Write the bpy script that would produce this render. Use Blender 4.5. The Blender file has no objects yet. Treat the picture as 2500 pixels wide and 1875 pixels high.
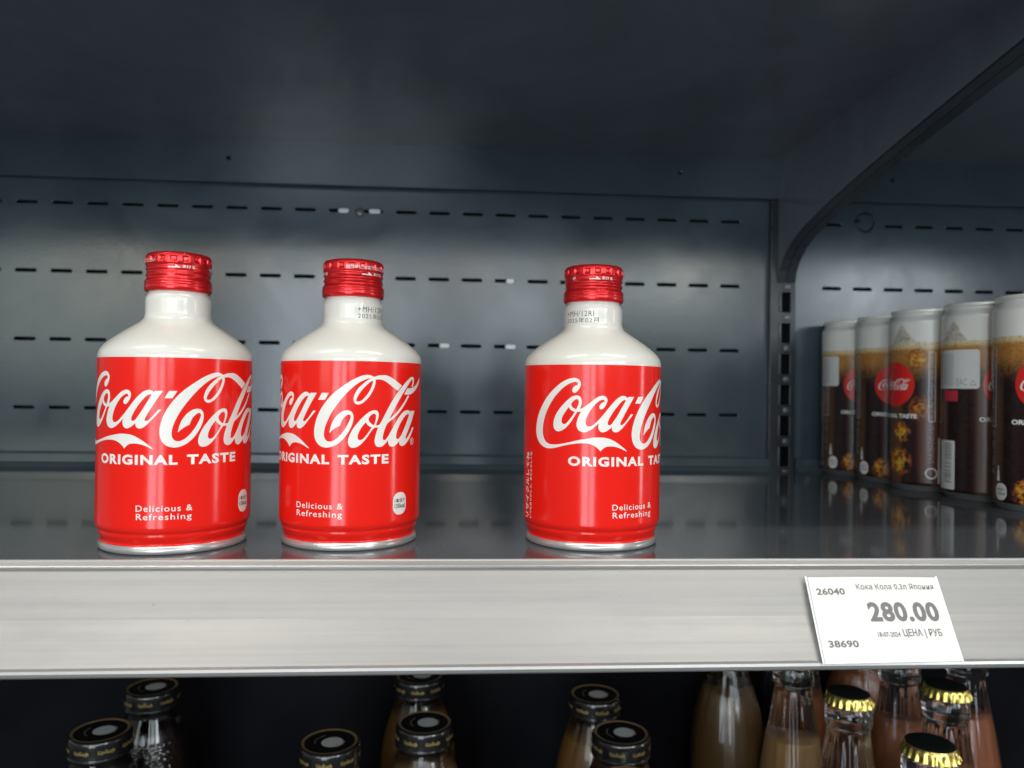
import bpy, bmesh, math, random
from mathutils import Vector, Matrix
random.seed(7)
MM = 0.001
PI = math.pi
D2R = math.radians
SC = bpy.context.scene
COL = SC.collection

# ------------------------------------------------------------------ camera
cam_d = bpy.data.cameras.new('Camera')
cam = bpy.data.objects.new('Camera', cam_d)
COL.objects.link(cam)
SC.camera = cam
yaw, pitch, roll = 0.0683, 0.0058, 0.0137
fw = Vector((math.sin(yaw)*math.cos(pitch), math.cos(yaw)*math.cos(pitch), math.sin(pitch)))
rt = Vector((math.cos(yaw), -math.sin(yaw), 0))
up = rt.cross(fw)
r2 = rt*math.cos(roll)+up*math.sin(roll)
u2 = up*math.cos(roll)-rt*math.sin(roll)
mw = Matrix((r2, u2, -fw)).transposed().to_4x4()
mw.translation = Vector((51.58, -325.72, 72.89))*MM
cam.matrix_world = mw
cam_d.sensor_width = 36.0
cam_d.lens = 1873.47/2500*36
cam_d.clip_start = 0.01
cam_d.clip_end = 60
cam_d.dof.use_dof = True
cam_d.dof.focus_distance = 0.350
cam_d.dof.aperture_fstop = 11.0

# ------------------------------------------------------------------ world and lamps
w = bpy.data.worlds.new('World')
SC.world = w
w.use_nodes = True
# the lit shop hall: pale walls and ceiling above eye level, dark floor and fittings below
wt = w.node_tree
wtc = wt.nodes.new('ShaderNodeTexCoord')
wsp = wt.nodes.new('ShaderNodeSeparateXYZ')
wmr = wt.nodes.new('ShaderNodeMapRange')
wmr.interpolation_type = 'SMOOTHSTEP'
wmr.inputs['From Min'].default_value = -0.04
wmr.inputs['From Max'].default_value = 0.15
wmr.inputs['To Min'].default_value = 0.15
wmr.inputs['To Max'].default_value = 0.54
wt.links.new(wtc.outputs['Generated'], wsp.inputs[0])
wt.links.new(wsp.outputs['Z'], wmr.inputs['Value'])
wt.links.new(wmr.outputs['Result'], wt.nodes['Background'].inputs[1])
wt.nodes['Background'].inputs[0].default_value = (0.97, 0.98, 1.0, 1)
SC.view_settings.view_transform = 'Standard'
SC.view_settings.look = 'None'
SC.view_settings.gamma = 1
SC.view_settings.exposure = -0.25
SC.cycles.use_denoising = True
SC.cycles.max_bounces = 14
SC.cycles.transmission_bounces = 12
SC.cycles.glossy_bounces = 6
SC.cycles.sample_clamp_indirect = 6


def lamp(name, loc, target, sx, sy, watts, col=(1, 1, 1), rolla=0.0):
    d = bpy.data.lights.new(name, 'AREA')
    d.shape = 'RECTANGLE'
    d.size, d.size_y, d.energy, d.color = sx, sy, watts, col
    o = bpy.data.objects.new(name, d)
    COL.objects.link(o)
    o.location = loc
    v = Vector(target)-Vector(loc)
    o.rotation_mode = 'QUATERNION'
    o.rotation_quaternion = v.to_track_quat('-Z', 'Y')
    return o


# ceiling fluorescent rows over the aisle, running along the shelf
for x_ in (-0.98, 1.05):
    lamp('ceiling_lamp', (x_, -0.74, 2.0), (x_, -0.74, 0), 1.3, 0.12, 19, (1.0, 0.94, 0.86))
lamp('ceiling_lamp', (0.0, -2.7, 2.0), (0.0, -2.2, 0), 4.0, 0.25, 27, (1.0, 0.93, 0.84))
# upright lit doors of the drinks coolers across the aisle; the last is added fill
lamp('cooler_or_fill_lamp', (-0.48, -1.62, -0.05), (-0.10, 0, 0.05), 0.34, 1.15, 9.5, (0.80, 0.91, 1.0))
lamp('cooler_or_fill_lamp', (-0.125, -1.62, -0.05), (0.0, 0, 0.05), 0.19, 1.15, 5.8, (0.80, 0.91, 1.0))
lamp('cooler_or_fill_lamp', (0.27, -1.9, 0.35), (0.1, 0, 0.08), 0.30, 0.5, 3.6, (0.78, 0.90, 1.0))
lamp('cooler_or_fill_lamp', (0.85, -1.9, 0.60), (0.2, 0, 0.08), 0.50, 0.5, 5, (0.82, 0.95, 0.98))
lamp('cooler_or_fill_lamp', (4.0, -0.62, 0.05), (0.2, 0.05, 0.08), 0.30, 1.3, 11, (1.0, 0.95, 0.95))
lamp('cooler_or_fill_lamp', (-1.35, -1.9, 0.38), (-0.3, 0, 0.12), 0.7, 0.6, 4.5, (0.88, 0.97, 0.86))
lamp('cooler_or_fill_lamp', (1.7, -1.9, 0.65), (0.42, 0.2, 0.1), 0.5, 0.6, 13, (0.86, 0.95, 1.0))  # added fill to brighten the cans, not a cooler door
# warm spot tracks deep in the shop
for k in range(6):
    lamp('track_lamp', (-3.9+1.35*k, -8.0, 1.42+0.03*(k % 2)), (0, 0, 0.1), 0.62, 0.42, 8, (1.0, 0.80, 0.58))


# ------------------------------------------------------------------ materials
def mat(name, col=(0.8, 0.8, 0.8), rough=0.5, metal=0.0, **kw):
    m = bpy.data.materials.new(name)
    m.use_nodes = True
    b = m.node_tree.nodes['Principled BSDF']
    b.inputs['Base Color'].default_value = (*col, 1)
    b.inputs['Roughness'].default_value = rough
    b.inputs['Metallic'].default_value = metal
    for k, v in kw.items():
        b.inputs[k.replace('_', ' ')].default_value = v
    return m


def nodes(m):
    nt = m.node_tree
    return nt, nt.nodes, nt.links, nt.nodes['Principled BSDF']


def noise(nt, scale, detail=3, rough=0.55, stretch=None, dist=0.0):
    tc = nt.nodes.new('ShaderNodeTexCoord')
    n = nt.nodes.new('ShaderNodeTexNoise')
    n.inputs['Scale'].default_value = scale
    n.inputs['Detail'].default_value = detail
    n.inputs['Roughness'].default_value = rough
    n.inputs['Distortion'].default_value = dist
    if stretch:
        mp = nt.nodes.new('ShaderNodeMapping')
        mp.inputs['Scale'].default_value = stretch
        nt.links.new(tc.outputs['Object'], mp.inputs['Vector'])
        nt.links.new(mp.outputs['Vector'], n.inputs['Vector'])
    else:
        nt.links.new(tc.outputs['Object'], n.inputs['Vector'])
    return n


def ramp(nt, src, stops):
    r = nt.nodes.new('ShaderNodeValToRGB')
    while len(r.color_ramp.elements) < len(stops):
        r.color_ramp.elements.new(0.5)
    for e, (p, c) in zip(r.color_ramp.elements, stops):
        e.position = p
        e.color = (*c, 1) if len(c) == 3 else c
    nt.links.new(src, r.inputs['Fac'])
    return r


def bump(nt, src, strength, dist, b):
    bp = nt.nodes.new('ShaderNodeBump')
    bp.inputs['Strength'].default_value = strength
    bp.inputs['Distance'].default_value = dist
    nt.links.new(src, bp.inputs['Height'])
    nt.links.new(bp.outputs['Normal'], b.inputs['Normal'])


def steel_paint(name, col, rough, peel, flecks=False):
    m = mat(name, col, rough)
    nt, N, L, b = nodes(m)
    b.inputs['Specular IOR Level'].default_value = 0.55
    n = noise(nt, 420, 2, 0.5)
    bump(nt, n.outputs['Fac'], peel, 0.0006, b)
    g = noise(nt, 11, 6, 0.66, None, 0.6)
    r = ramp(nt, g.outputs['Fac'], [(0.3, tuple(c*0.86 for c in col)), (0.7, tuple(c*1.12 for c in col))])
    out = r.outputs['Color']
    rr = ramp(nt, g.outputs['Fac'], [(0.34, (rough*0.78,)*3), (0.70, (rough*1.45,)*3)])
    L.new(rr.outputs['Color'], b.inputs['Roughness'])
    if flecks:
        f = noise(nt, 900, 1, 0.4)
        fr = ramp(nt, f.outputs['Fac'], [(0.745, (0, 0, 0)), (0.77, (1, 1, 1))])
        mx = nt.nodes.new('ShaderNodeMix')
        mx.data_type = 'RGBA'
        L.new(fr.outputs['Color'], mx.inputs['Factor'])
        L.new(out, mx.inputs['A'])
        mx.inputs['B'].default_value = (0.35, 0.36, 0.36, 1)
        out = mx.outputs['Result']
    L.new(out, b.inputs['Base Color'])
    return m


M = {}
M['panel'] = steel_paint('slate_panel_paint', (0.048, 0.071, 0.086), 0.17, 0.06)
M['shelf'] = steel_paint('slate_shelf_paint', (0.070, 0.080, 0.087), 0.075, 0.012, True)
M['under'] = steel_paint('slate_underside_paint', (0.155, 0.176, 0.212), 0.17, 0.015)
M['frame'] = steel_paint('slate_frame_paint', (0.032, 0.037, 0.046), 0.28, 0.04)
M['post'] = steel_paint('dark_post_paint', (0.014, 0.017, 0.022), 0.32, 0.04)
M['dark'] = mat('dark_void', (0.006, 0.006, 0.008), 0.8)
M['lower'] = mat('shade_black_lower_paint', (0.004, 0.004, 0.006), 0.6, 0.0, Specular_IOR_Level=0.08)  # deep shade of the lower bay put into the colour, near black
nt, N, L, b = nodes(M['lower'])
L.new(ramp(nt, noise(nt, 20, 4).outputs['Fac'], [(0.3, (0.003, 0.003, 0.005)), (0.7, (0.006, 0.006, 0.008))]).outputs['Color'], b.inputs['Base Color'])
M['tab'] = mat('white_tab', (0.8, 0.84, 0.84), 0.4)
M['bridge'] = mat('pale_bridge_metal', (0.11, 0.12, 0.13), 0.30, 0.3)
# aluminium rail with fine lengthwise streaks, rubbed patches and specks of dirt
m = mat('rail_aluminium', (0.5, 0.5, 0.5), 0.36, 0.62)
nt, N, L, b = nodes(m)
s1 = noise(nt, 1.0, 5, 0.65, (3, 300, 300))
r = ramp(nt, s1.outputs['Fac'], [(0.25, (0.40, 0.393, 0.377)), (0.75, (0.49, 0.481, 0.462))])
s2 = noise(nt, 16, 4, 0.6, (0.7, 2.5, 2.5))
r3 = ramp(nt, s2.outputs['Fac'], [(0.30, (0.80, 0.81, 0.83)), (0.68, (1, 1, 1))])
mx = nt.nodes.new('ShaderNodeMix'); mx.data_type = 'RGBA'; mx.blend_type = 'MULTIPLY'
mx.inputs['Factor'].default_value = 1.0
L.new(r.outputs['Color'], mx.inputs['A']); L.new(r3.outputs['Color'], mx.inputs['B'])
s3 = noise(nt, 420, 2, 0.6, (0.6, 1, 1))
r4 = ramp(nt, s3.outputs['Fac'], [(0.20, (0.72, 0.71, 0.7)), (0.25, (1, 1, 1))])
mx2 = nt.nodes.new('ShaderNodeMix'); mx2.data_type = 'RGBA'; mx2.blend_type = 'MULTIPLY'
mx2.inputs['Factor'].default_value = 1.0
L.new(mx.outputs['Result'], mx2.inputs['A']); L.new(r4.outputs['Color'], mx2.inputs['B'])
L.new(mx2.outputs['Result'], b.inputs['Base Color'])
rr = ramp(nt, s2.outputs['Fac'], [(0.3, (0.44,)*3), (0.7, (0.30,)*3)])
L.new(rr.outputs['Color'], b.inputs['Roughness'])
bump(nt, s1.outputs['Fac'], 0.03, 0.0004, b)
M['rail'] = m
# bottle enamels
M['red'] = mat('red_enamel', (0.76, 0.013, 0.007), 0.155, 0.0, Specular_IOR_Level=0.48)
nt, N, L, b = nodes(M['red'])
n = noise(nt, 34, 5, 0.62)
bump(nt, n.outputs['Fac'], 0.05, 0.0012, b)
rr = ramp(nt, n.outputs['Fac'], [(0.35, (0.13,)*3), (0.7, (0.20,)*3)])
L.new(rr.outputs['Color'], b.inputs['Roughness'])
M['white'] = mat('white_enamel', (0.67, 0.655, 0.595), 0.20, 0.0, Coat_Weight=0.3, Coat_Roughness=0.04)
M['print'] = mat('white_print', (0.76, 0.74, 0.69), 0.25)
M['code'] = mat('date_code_ink', (0.03, 0.028, 0.026), 0.6)
M['black_ink'] = mat('black_ink', (0.02, 0.02, 0.02), 0.5)
M['rim'] = mat('base_rim_lacquer', (0.52, 0.52, 0.51), 0.24, 0.6)
M['cap'] = mat('red_anodised_cap', (0.74, 0.016, 0.020), 0.27, 0.55, Coat_Weight=0.3, Coat_Roughness=0.12)
nt, N, L, b = nodes(M['cap'])
n = noise(nt, 1.0, 3, 0.6, (120, 120, 900))
bump(nt, n.outputs['Fac'], 0.05, 0.0003, b)
M['capprint'] = mat('cap_print', (0.75, 0.70, 0.68), 0.4)
# tag
M['paper'] = mat('tag_paper', (0.74, 0.725, 0.685), 0.5)
M['grey_ink'] = mat('grey_thermal_ink', (0.17, 0.16, 0.165), 0.5)
M['clear'] = mat('clear_sleeve', (1, 1, 1), 0.12, 0.0, Transmission_Weight=1.0, IOR=1.03)
# cans
m = mat('can_print', (0.5, 0.5, 0.5), 0.26, 0.0, Specular_IOR_Level=0.38)
nt, N, L, b = nodes(m)
ca = nt.nodes.new('ShaderNodeVertexColor'); ca.layer_name = 'print'
L.new(ca.outputs['Color'], b.inputs['Base Color'])
M['can'] = m
M['canmetal'] = mat('can_aluminium', (0.55, 0.56, 0.57), 0.30, 0.85)
M['canwhite'] = mat('can_white_neck', (0.76, 0.76, 0.72), 0.3, 0.2)
M['disc'] = mat('can_red_disc', (0.62, 0.016, 0.012), 0.3)
M['canwhiteink'] = mat('can_white_ink', (0.72, 0.72, 0.70), 0.4)
M['cangrey'] = mat('can_grey_ink', (0.30, 0.30, 0.30), 0.5)
M['sticker'] = mat('sticker_paper', (0.62, 0.62, 0.60), 0.6)
M['redink'] = mat('red_ink', (0.5, 0.03, 0.05), 0.5)
# lower bottles
M['lid'] = mat('black_lid', (0.010, 0.010, 0.011), 0.22, 0.0, Coat_Weight=0.5, Coat_Roughness=0.08)
M['gold'] = mat('dull_gold_print', (0.34, 0.22, 0.10), 0.4, 0.3)
M['goldink'] = mat('gold_lettering', (0.62, 0.46, 0.14), 0.35, 0.4)
M['glass'] = mat('clear_glass', (0.97, 0.98, 0.97), 0.03, 0.0, Transmission_Weight=1.0, IOR=1.46)
M['amber'] = mat('amber_juice', (0.26, 0.125, 0.025), 0.3)
M['orange'] = mat('orange_drink', (0.42, 0.14, 0.055), 0.25)
M['cola'] = mat('dark_drink', (0.020, 0.012, 0.010), 0.2)
M['honey'] = mat('honey_drink', (0.40, 0.23, 0.09), 0.25)
M['darkhoney'] = mat('dark_honey_drink', (0.13, 0.070, 0.024), 0.25)
M['crowntop'] = mat('crown_black_green', (0.010, 0.016, 0.013), 0.45)
M['crowngold'] = mat('crown_gold', (0.72, 0.58, 0.16), 0.24, 0.9)
M['orangelabel'] = mat('orange_label', (0.45, 0.13, 0.03), 0.5)


# ------------------------------------------------------------------ helpers
def obj(name, me, material, parent=None, smooth=True):
    o = bpy.data.objects.new(name, me)
    COL.objects.link(o)
    if material is not None and not me.materials:
        me.materials.append(material)
    if parent is not None:
        o.parent = parent
    if smooth and me.polygons:
        me.polygons.foreach_set('use_smooth', [True]*len(me.polygons))
    return o


def tag(o, label, cat, group=None, kind=None):
    if label:
        o['label'] = label
    if cat:
        o['category'] = cat
    if group:
        o['group'] = group
    if kind:
        o['kind'] = kind
    return o


def empty(name, loc, rz=0.0):
    o = bpy.data.objects.new(name, None)
    COL.objects.link(o)
    o.location = loc
    o.rotation_euler = (0, 0, rz)
    o.empty_display_size = 0.01
    return o


def copy_tree(o, parent=None):
    c = o.copy()
    COL.objects.link(c)
    if parent is not None:
        c.parent = parent
    for ch in list(o.children):
        copy_tree(ch, c)
    return c


def mesh(name, v, f):
    me = bpy.data.meshes.new(name)
    me.from_pydata([tuple(a) for a in v], [], f)
    me.update()
    return me


def smooth_profile(pts, n=4):
    out = []
    N = len(pts)
    for i in range(N-1):
        p0, p1, p2, p3 = pts[max(i-1, 0)], pts[i], pts[i+1], pts[min(i+2, N-1)]
        for k in range(n):
            t = k/n
            out.append(tuple(0.5*((2*b)+(-a+c)*t+(2*a-5*b+4*c-d)*t*t+(-a+3*b-3*c+d)*t**3)
                             for a, b, c, d in zip(p0, p1, p2, p3)))
    out.append(pts[-1])
    return out


def lathe(name, prof, seg=96, fn=None):
    """prof = (r, z) in mm from bottom to top; fn(angle, r, z) -> r."""
    v, f = [], []
    n = len(prof)
    for r, z in prof:
        for k in range(seg):
            a = 2*PI*k/seg
            rr = fn(a, r, z) if fn else r
            v.append((rr*math.sin(a)*MM, -rr*math.cos(a)*MM, z*MM))
    for i in range(n-1):
        for k in range(seg):
            k2 = (k+1) % seg
            f.append((i*seg+k, i*seg+k2, (i+1)*seg+k2, (i+1)*seg+k))
    return mesh(name, v, f)


def prism_x(name, prof, x0, x1):
    """closed polygon prof of (y, z) in mm, extruded along X."""
    n = len(prof)
    v = [(x0*MM, y*MM, z*MM) for y, z in prof]+[(x1*MM, y*MM, z*MM) for y, z in prof]
    f = [(i, (i+1) % n, n+(i+1) % n, n+i) for i in range(n)]
    f += [tuple(range(n-1, -1, -1)), tuple(range(n, 2*n))]
    me = mesh(name, v, f)
    bm = bmesh.new(); bm.from_mesh(me)
    bmesh.ops.recalc_face_normals(bm, faces=bm.faces)
    bm.to_mesh(me); bm.free()
    return me


def box(name, x0, x1, y0, y1, z0, z1, bev=0.0):
    bm = bmesh.new()
    bmesh.ops.create_cube(bm, size=1)
    for q in bm.verts:
        q.co = Vector(((x0+x1)/2+q.co.x*(x1-x0), (y0+y1)/2+q.co.y*(y1-y0), (z0+z1)/2+q.co.z*(z1-z0)))*MM
    if bev:
        bmesh.ops.bevel(bm, geom=bm.edges[:], offset=bev*MM, segments=2, affect='EDGES', profile=0.6)
    me = bpy.data.meshes.new(name)
    bm.to_mesh(me); bm.free()
    return me


def flat_fill(loops):
    """2-D loops in mm (outer and holes, even-odd) -> (verts, faces)."""
    cu = bpy.data.curves.new('tmp', 'CURVE')
    cu.dimensions = '2D'
    cu.fill_mode = 'BOTH'
    for lp in loops:
        s = cu.splines.new('POLY')
        s.points.add(len(lp)-1)
        for q, (x, y) in zip(s.points, lp):
            q.co = (x, y, 0, 1)
        s.use_cyclic_u = True
    return eval_flat(cu)


def eval_flat(cu):
    o = bpy.data.objects.new('tmp', cu)
    COL.objects.link(o)
    dg = bpy.context.evaluated_depsgraph_get()
    me = bpy.data.meshes.new_from_object(o.evaluated_get(dg))
    v = [tuple(q.co) for q in me.vertices]
    f = [tuple(q.vertices) for q in me.polygons]
    bpy.data.meshes.remove(me)
    bpy.data.objects.remove(o)
    bpy.data.curves.remove(cu)
    return v, f


def text(body, width=None, height=None, x=0.0, y=0.0, bold=0.0, space=1.0, align='LEFT', rot=0.0):
    """text as flat faces in mm, fitted to width x height with its lower-left corner at x, y."""
    cu = bpy.data.curves.new('tmp', 'FONT')
    cu.body = body
    cu.size = 10
    cu.resolution_u = 3
    cu.offset = bold
    cu.space_character = space
    v, f = eval_flat(cu)
    if not v:
        return [], []
    x0, x1 = min(q[0] for q in v), max(q[0] for q in v)
    y0, y1 = min(q[1] for q in v), max(q[1] for q in v)
    sy = height/(y1-y0) if height else None
    sx = width/(x1-x0) if width else None
    sx, sy = sx or sy, sy or sx
    c, s = math.cos(rot), math.sin(rot)
    out = []
    for q in v:
        a, b_ = (q[0]-x0)*sx, (q[1]-y0)*sy
        out.append((x+a*c-b_*s, y+a*s+b_*c, 0))
    return out, f


def join_flat(*vf):
    V, F = [], []
    for v, f in vf:
        n = len(V)
        V += list(v)
        F += [tuple(i+n for i in q) for q in f]
    return V, F


def bent(name, vf, R, step=1.0, off=0.03):
    """wrap flat faces (mm) round a vertical cylinder of radius R (or R(z)), facing outwards."""
    v, f = vf
    bm = bmesh.new()
    vs = [bm.verts.new((q[0], q[1], 0)) for q in v]
    for q in f:
        try:
            bm.faces.new([vs[i] for i in q])
        except ValueError:
            pass
    if step:
        xs = [q[0] for q in v]
        x = math.ceil(min(xs)/step)*step
        while x < max(xs):
            bmesh.ops.bisect_plane(bm, geom=bm.verts[:]+bm.edges[:]+bm.faces[:], plane_co=(x, 0, 0), plane_no=(1, 0, 0), dist=1e-5)
            x += step
    Rm = R if not callable(R) else None
    for q in bm.verts:
        RR = Rm if Rm else R(q.co.y)
        ref = Rm if Rm else R(None)
        a = q.co.x/ref
        q.co = Vector(((RR+off)*math.sin(a), -(RR+off)*math.cos(a), q.co.y))*MM
    bm.normal_update()
    for fc in bm.faces:
        c = fc.calc_center_median()
        if fc.normal.x*c.x+fc.normal.y*c.y < 0:
            fc.normal_flip()
    me = bpy.data.meshes.new(name)
    bm.to_mesh(me); bm.free()
    return me


def rrect(cx, cy, wd, ht, r, n=6):
    o = []
    for sx, sy, a0 in ((1, 1, 0), (-1, 1, 90), (-1, -1, 180), (1, -1, 270)):
        for k in range(n+1):
            a = D2R(a0+90*k/n)
            o.append((cx+sx*(wd/2-r)+r*math.cos(a), cy+sy*(ht/2-r)+r*math.sin(a)))
    return o


def circle(cx, cy, r, n=32):
    return [(cx+r*math.cos(2*PI*k/n), cy+r*math.sin(2*PI*k/n)) for k in range(n)]


def sheet_xz(name, loops, y0, y1, bev=0.0):
    """sheet standing in the XZ plane with holes cut through it, front at y0, back at y1 (mm)."""
    cu = bpy.data.curves.new('tmp', 'CURVE')
    cu.dimensions = '2D'
    cu.fill_mode = 'BOTH'
    cu.extrude = (y1-y0)/2-bev
    cu.bevel_depth = bev
    cu.bevel_resolution = 1
    for lp in loops:
        s = cu.splines.new('POLY')
        s.points.add(len(lp)-1)
        for q, (x, z) in zip(s.points, lp):
            q.co = (x, z, 0, 1)
        s.use_cyclic_u = True
    v, f = eval_flat(cu)
    me = mesh(name, [(x*MM, ((y0+y1)/2-t)*MM, z*MM) for x, z, t in v], f)
    bm = bmesh.new(); bm.from_mesh(me)
    bmesh.ops.remove_doubles(bm, verts=bm.verts, dist=1e-6)
    bmesh.ops.recalc_face_normals(bm, faces=bm.faces)
    bm.to_mesh(me); bm.free()
    return me


# ------------------------------------------------------------------ the shelving
XL, XM, XR = -620, 349, 1000
PY = 372.6


def slot_row(x0, n, z, skip=()):
    return [rrect(x0+30*k, z, 19.0, 3.6, 1.75, 5) for k in range(n) if k not in skip]


ZR = [230.8-60*i for i in range(4)]
loops = [[(XL, -9), (337.5, -9), (337.5, 300), (XL, 300)]]
for z in ZR:
    loops += slot_row(-328.45-30*9, 31, z)
bp = obj('back_panel', sheet_xz('back_panel', loops, PY, PY+2.4, 0.6), M['panel'], smooth=False)
tag(bp, 'dark slate steel back panel with four rows of slots behind the red bottles', 'back panel')
loops = [[(361.5, -9), (XR, -9), (XR, 300), (361.5, 300)]]
for i, z in enumerate(ZR):
    loops += slot_row(399.0, 20, z, (1,) if i == 0 else ())
bp2 = obj('back_panel', sheet_xz('back_panel_right', loops, PY, PY+2.4, 0.6), M['panel'], smooth=False)
tag(bp2, 'dark slate steel back panel with a round ring, behind the dark cans', 'back panel')
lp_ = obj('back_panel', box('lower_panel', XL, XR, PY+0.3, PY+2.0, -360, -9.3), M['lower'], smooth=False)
tag(lp_, 'back panel behind the lower bottles, deep shade put into its near-black colour', 'back panel')
# embossed ring with its peg
v, f = [], []
for k in range(40):
    a = 2*PI*k/40
    for j in range(8):
        t = 2*PI*j/8
        rr = 8.6+1.15*math.cos(t)
        v.append(((431.4+rr*math.cos(a))*MM, (PY-0.5+0.9*math.sin(t))*MM, (233.9+rr*math.sin(a))*MM))
for k in range(40):
    for j in range(8):
        f.append((k*8+j, k*8+(j+1) % 8, ((k+1) % 40)*8+(j+1) % 8, ((k+1) % 40)*8+j))
obj('ring', mesh('ring', v, f), M['post'], bp2)
obj('peg', box('peg', 420.5, 425.0, PY-2.2, PY, 232.6, 236.2, 0.6), M['dark'], bp2)
obj('backing', box('backing', XL, 337, PY+14, PY+16, -9, 300), M['dark'], bp, False)
obj('backing', box('backing', 362, XR, PY+14, PY+16, -9, 300), M['dark'], bp2, False)
# white plastic tabs of the far side's hooks showing in a few slots; a screw head between two of them
for x, z, wd in ((-54.6, 230.8, 9.0), (-27.0, 230.8, 9.5), (96.5, 170.8, 7.0), (37.5, 110.8, 8.5), (97.5, 110.8, 9.0)):
    lp = rrect(x, z, wd, 3.3, 1.6, 5)
    t = obj('slot_tab', sheet_xz('slot_tab', [lp], PY-0.35, PY+3.0, 0.3), M['tab'], bp, False)
sc_prof = [(0.01, 1.6), (2.6, 1.5), (3.9, 0.9), (4.3, 0.0)]
v, f = [], []
for r_, h_ in sc_prof:
    for k in range(20):
        a = 2*PI*k/20
        v.append(((-40.2+r_*math.cos(a))*MM, (PY-h_)*MM, (229.6+r_*math.sin(a))*MM))
for i in range(3):
    for k in range(20):
        f.append((i*20+k, i*20+(k+1) % 20, (i+1)*20+(k+1) % 20, (i+1)*20+k))
obj('screw_head', mesh('screw_head', v, f), M['bridge'], bp)

# upright post with its column of bracket slots
pitch_z = 28.6
slots = []
z = -330
zs = []
while z < 300:
    slots.append(rrect(352.6, z, 9.0, 19.0, 1.0, 3))
    zs.append(z)
    z += pitch_z
post = empty('upright_post', (0, 0, 0))
tag(post, 'dark steel upright post with a column of slots between the two shelf bays', 'post')
obj('front_face', sheet_xz('post_face', [[(338, -360), (361, -360), (361, 300), (338, 300)]]+slots, 366.0, 368.2, 0.4), M['post'], post, False)
obj('side_wall', box('post_side', 338, 339.5, 368.3, 400, -360, 300), M['frame'], post, False)
obj('side_wall', box('post_side', 359.5, 361, 368.3, 400, -360, 300), M['frame'], post, False)
obj('rear_wall', box('post_rear', 339.6, 359.4, 398, 400, -360, 300), M['dark'], post, False)
br_me = box('bridge', -3.0, 3.0, -1.2, 0.6, -2.6, 2.6, 1.1)
ed_me = box('slot_glint_bead', -0.6, 0.6, -0.9, 0.4, -9.2, 9.2, 0.4)  # bead added in lighter metal, stands in for light reflected off the slot edge
for zz in zs:
    if not -20 < zz < 215:
        continue
    o = obj('bridge', br_me, M['bridge'], post)
    o.location = (353.4*MM, 365.6*MM, (zz+pitch_z/2)*MM)
    o = obj('slot_glint_bead', ed_me, M['bridge'], post)
    o.location = (346.6*MM, 365.7*MM, zz*MM)

RAIL = [(1.2, -0.2), (1.0, 0.35), (0.4, 0.55), (-0.2, 0.35), (-0.5, -0.3), (-1.7, -1.3), (-2.0, -1.55), (-2.6, -1.5), (-3.0, -2.0),
        (-2.9, -2.7), (-2.3, -3.3), (-3.2, -3.75), (-13.7, -20.25), (-24.9, -35.1), (-25.5, -35.0), (-26.6, -35.6),
        (-27.0, -36.6), (-26.6, -37.9), (-25.6, -38.7), (-24.2, -38.2), (-23.2, -36.6), (-1.2, -6.0), (1.2, -6.0)]


def shelf(name, x0, x1, ztop, label, lip=True, hole=()):
    t = empty(name, ((x0+x1)/2*MM, 0, ztop*MM))
    tag(t, label, 'shelf')

    def pl(me):
        me.transform(Matrix.Translation(-t.location))
        return me
    under = ztop-8
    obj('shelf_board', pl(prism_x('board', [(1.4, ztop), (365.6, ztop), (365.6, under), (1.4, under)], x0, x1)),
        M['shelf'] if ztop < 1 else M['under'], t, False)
    # rounded upstand along the back edge
    obj('back_upstand', pl(prism_x('upstand', [(359.5, ztop+0.02), (361.0, ztop+3.0), (362.2, ztop+4.6), (362.4, ztop+11.2), (363.0, ztop+12.0), (365.5, ztop+12.0), (365.5, ztop+0.02)], x0 if x0 < 0 else 362, min(x1, 337) if x0 < 0 else x1)), M['panel'], t, False)
    rail = obj('price_rail', pl(prism_x('rail', [(y, z_+ztop) for y, z_ in RAIL], x0, x1)), M['rail'], t, False)
    if lip:
        lps = [[(x0, ztop-45.5), (x1, ztop-45.5), (x1, under), (x0, under)]]+[circle(hx, ztop-25.0, 2.3, 16) for hx in hole]
        obj('back_lip', pl(sheet_xz('lip', lps, 363.4, 365.2, 0.5)), M['panel'], t, False)
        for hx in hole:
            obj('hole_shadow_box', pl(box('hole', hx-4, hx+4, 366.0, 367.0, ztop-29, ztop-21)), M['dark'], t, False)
    return t


shelf('shelf', XL, 361.6, 0.0, 'dark steel shelf with silver price rail, carrying the three red bottles', False)
shelf('shelf', 362.4, XR, 0.0, 'dark steel shelf on the right, carrying the row of dark cans', False)
us = shelf('upper_shelf', XL, 343.95, 297.0, 'dark glossy shelf overhead above the red bottles, seen from below', True, (-153.7, 250.2))
us2 = shelf('upper_shelf', 360.45, XR, 297.0, 'dark shelf overhead above the cans, right of the bracket', True, (451.7,))
BR = [(-8, 269), (56, 260.5), (110, 252.6), (163, 244.5), (205, 237.6), (244, 230.6), (280, 223.2), (305, 217.5), (325, 211.6), (342, 204.0), (354, 195.5), (361.5, 186.5), (365.3, 176)]


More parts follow.
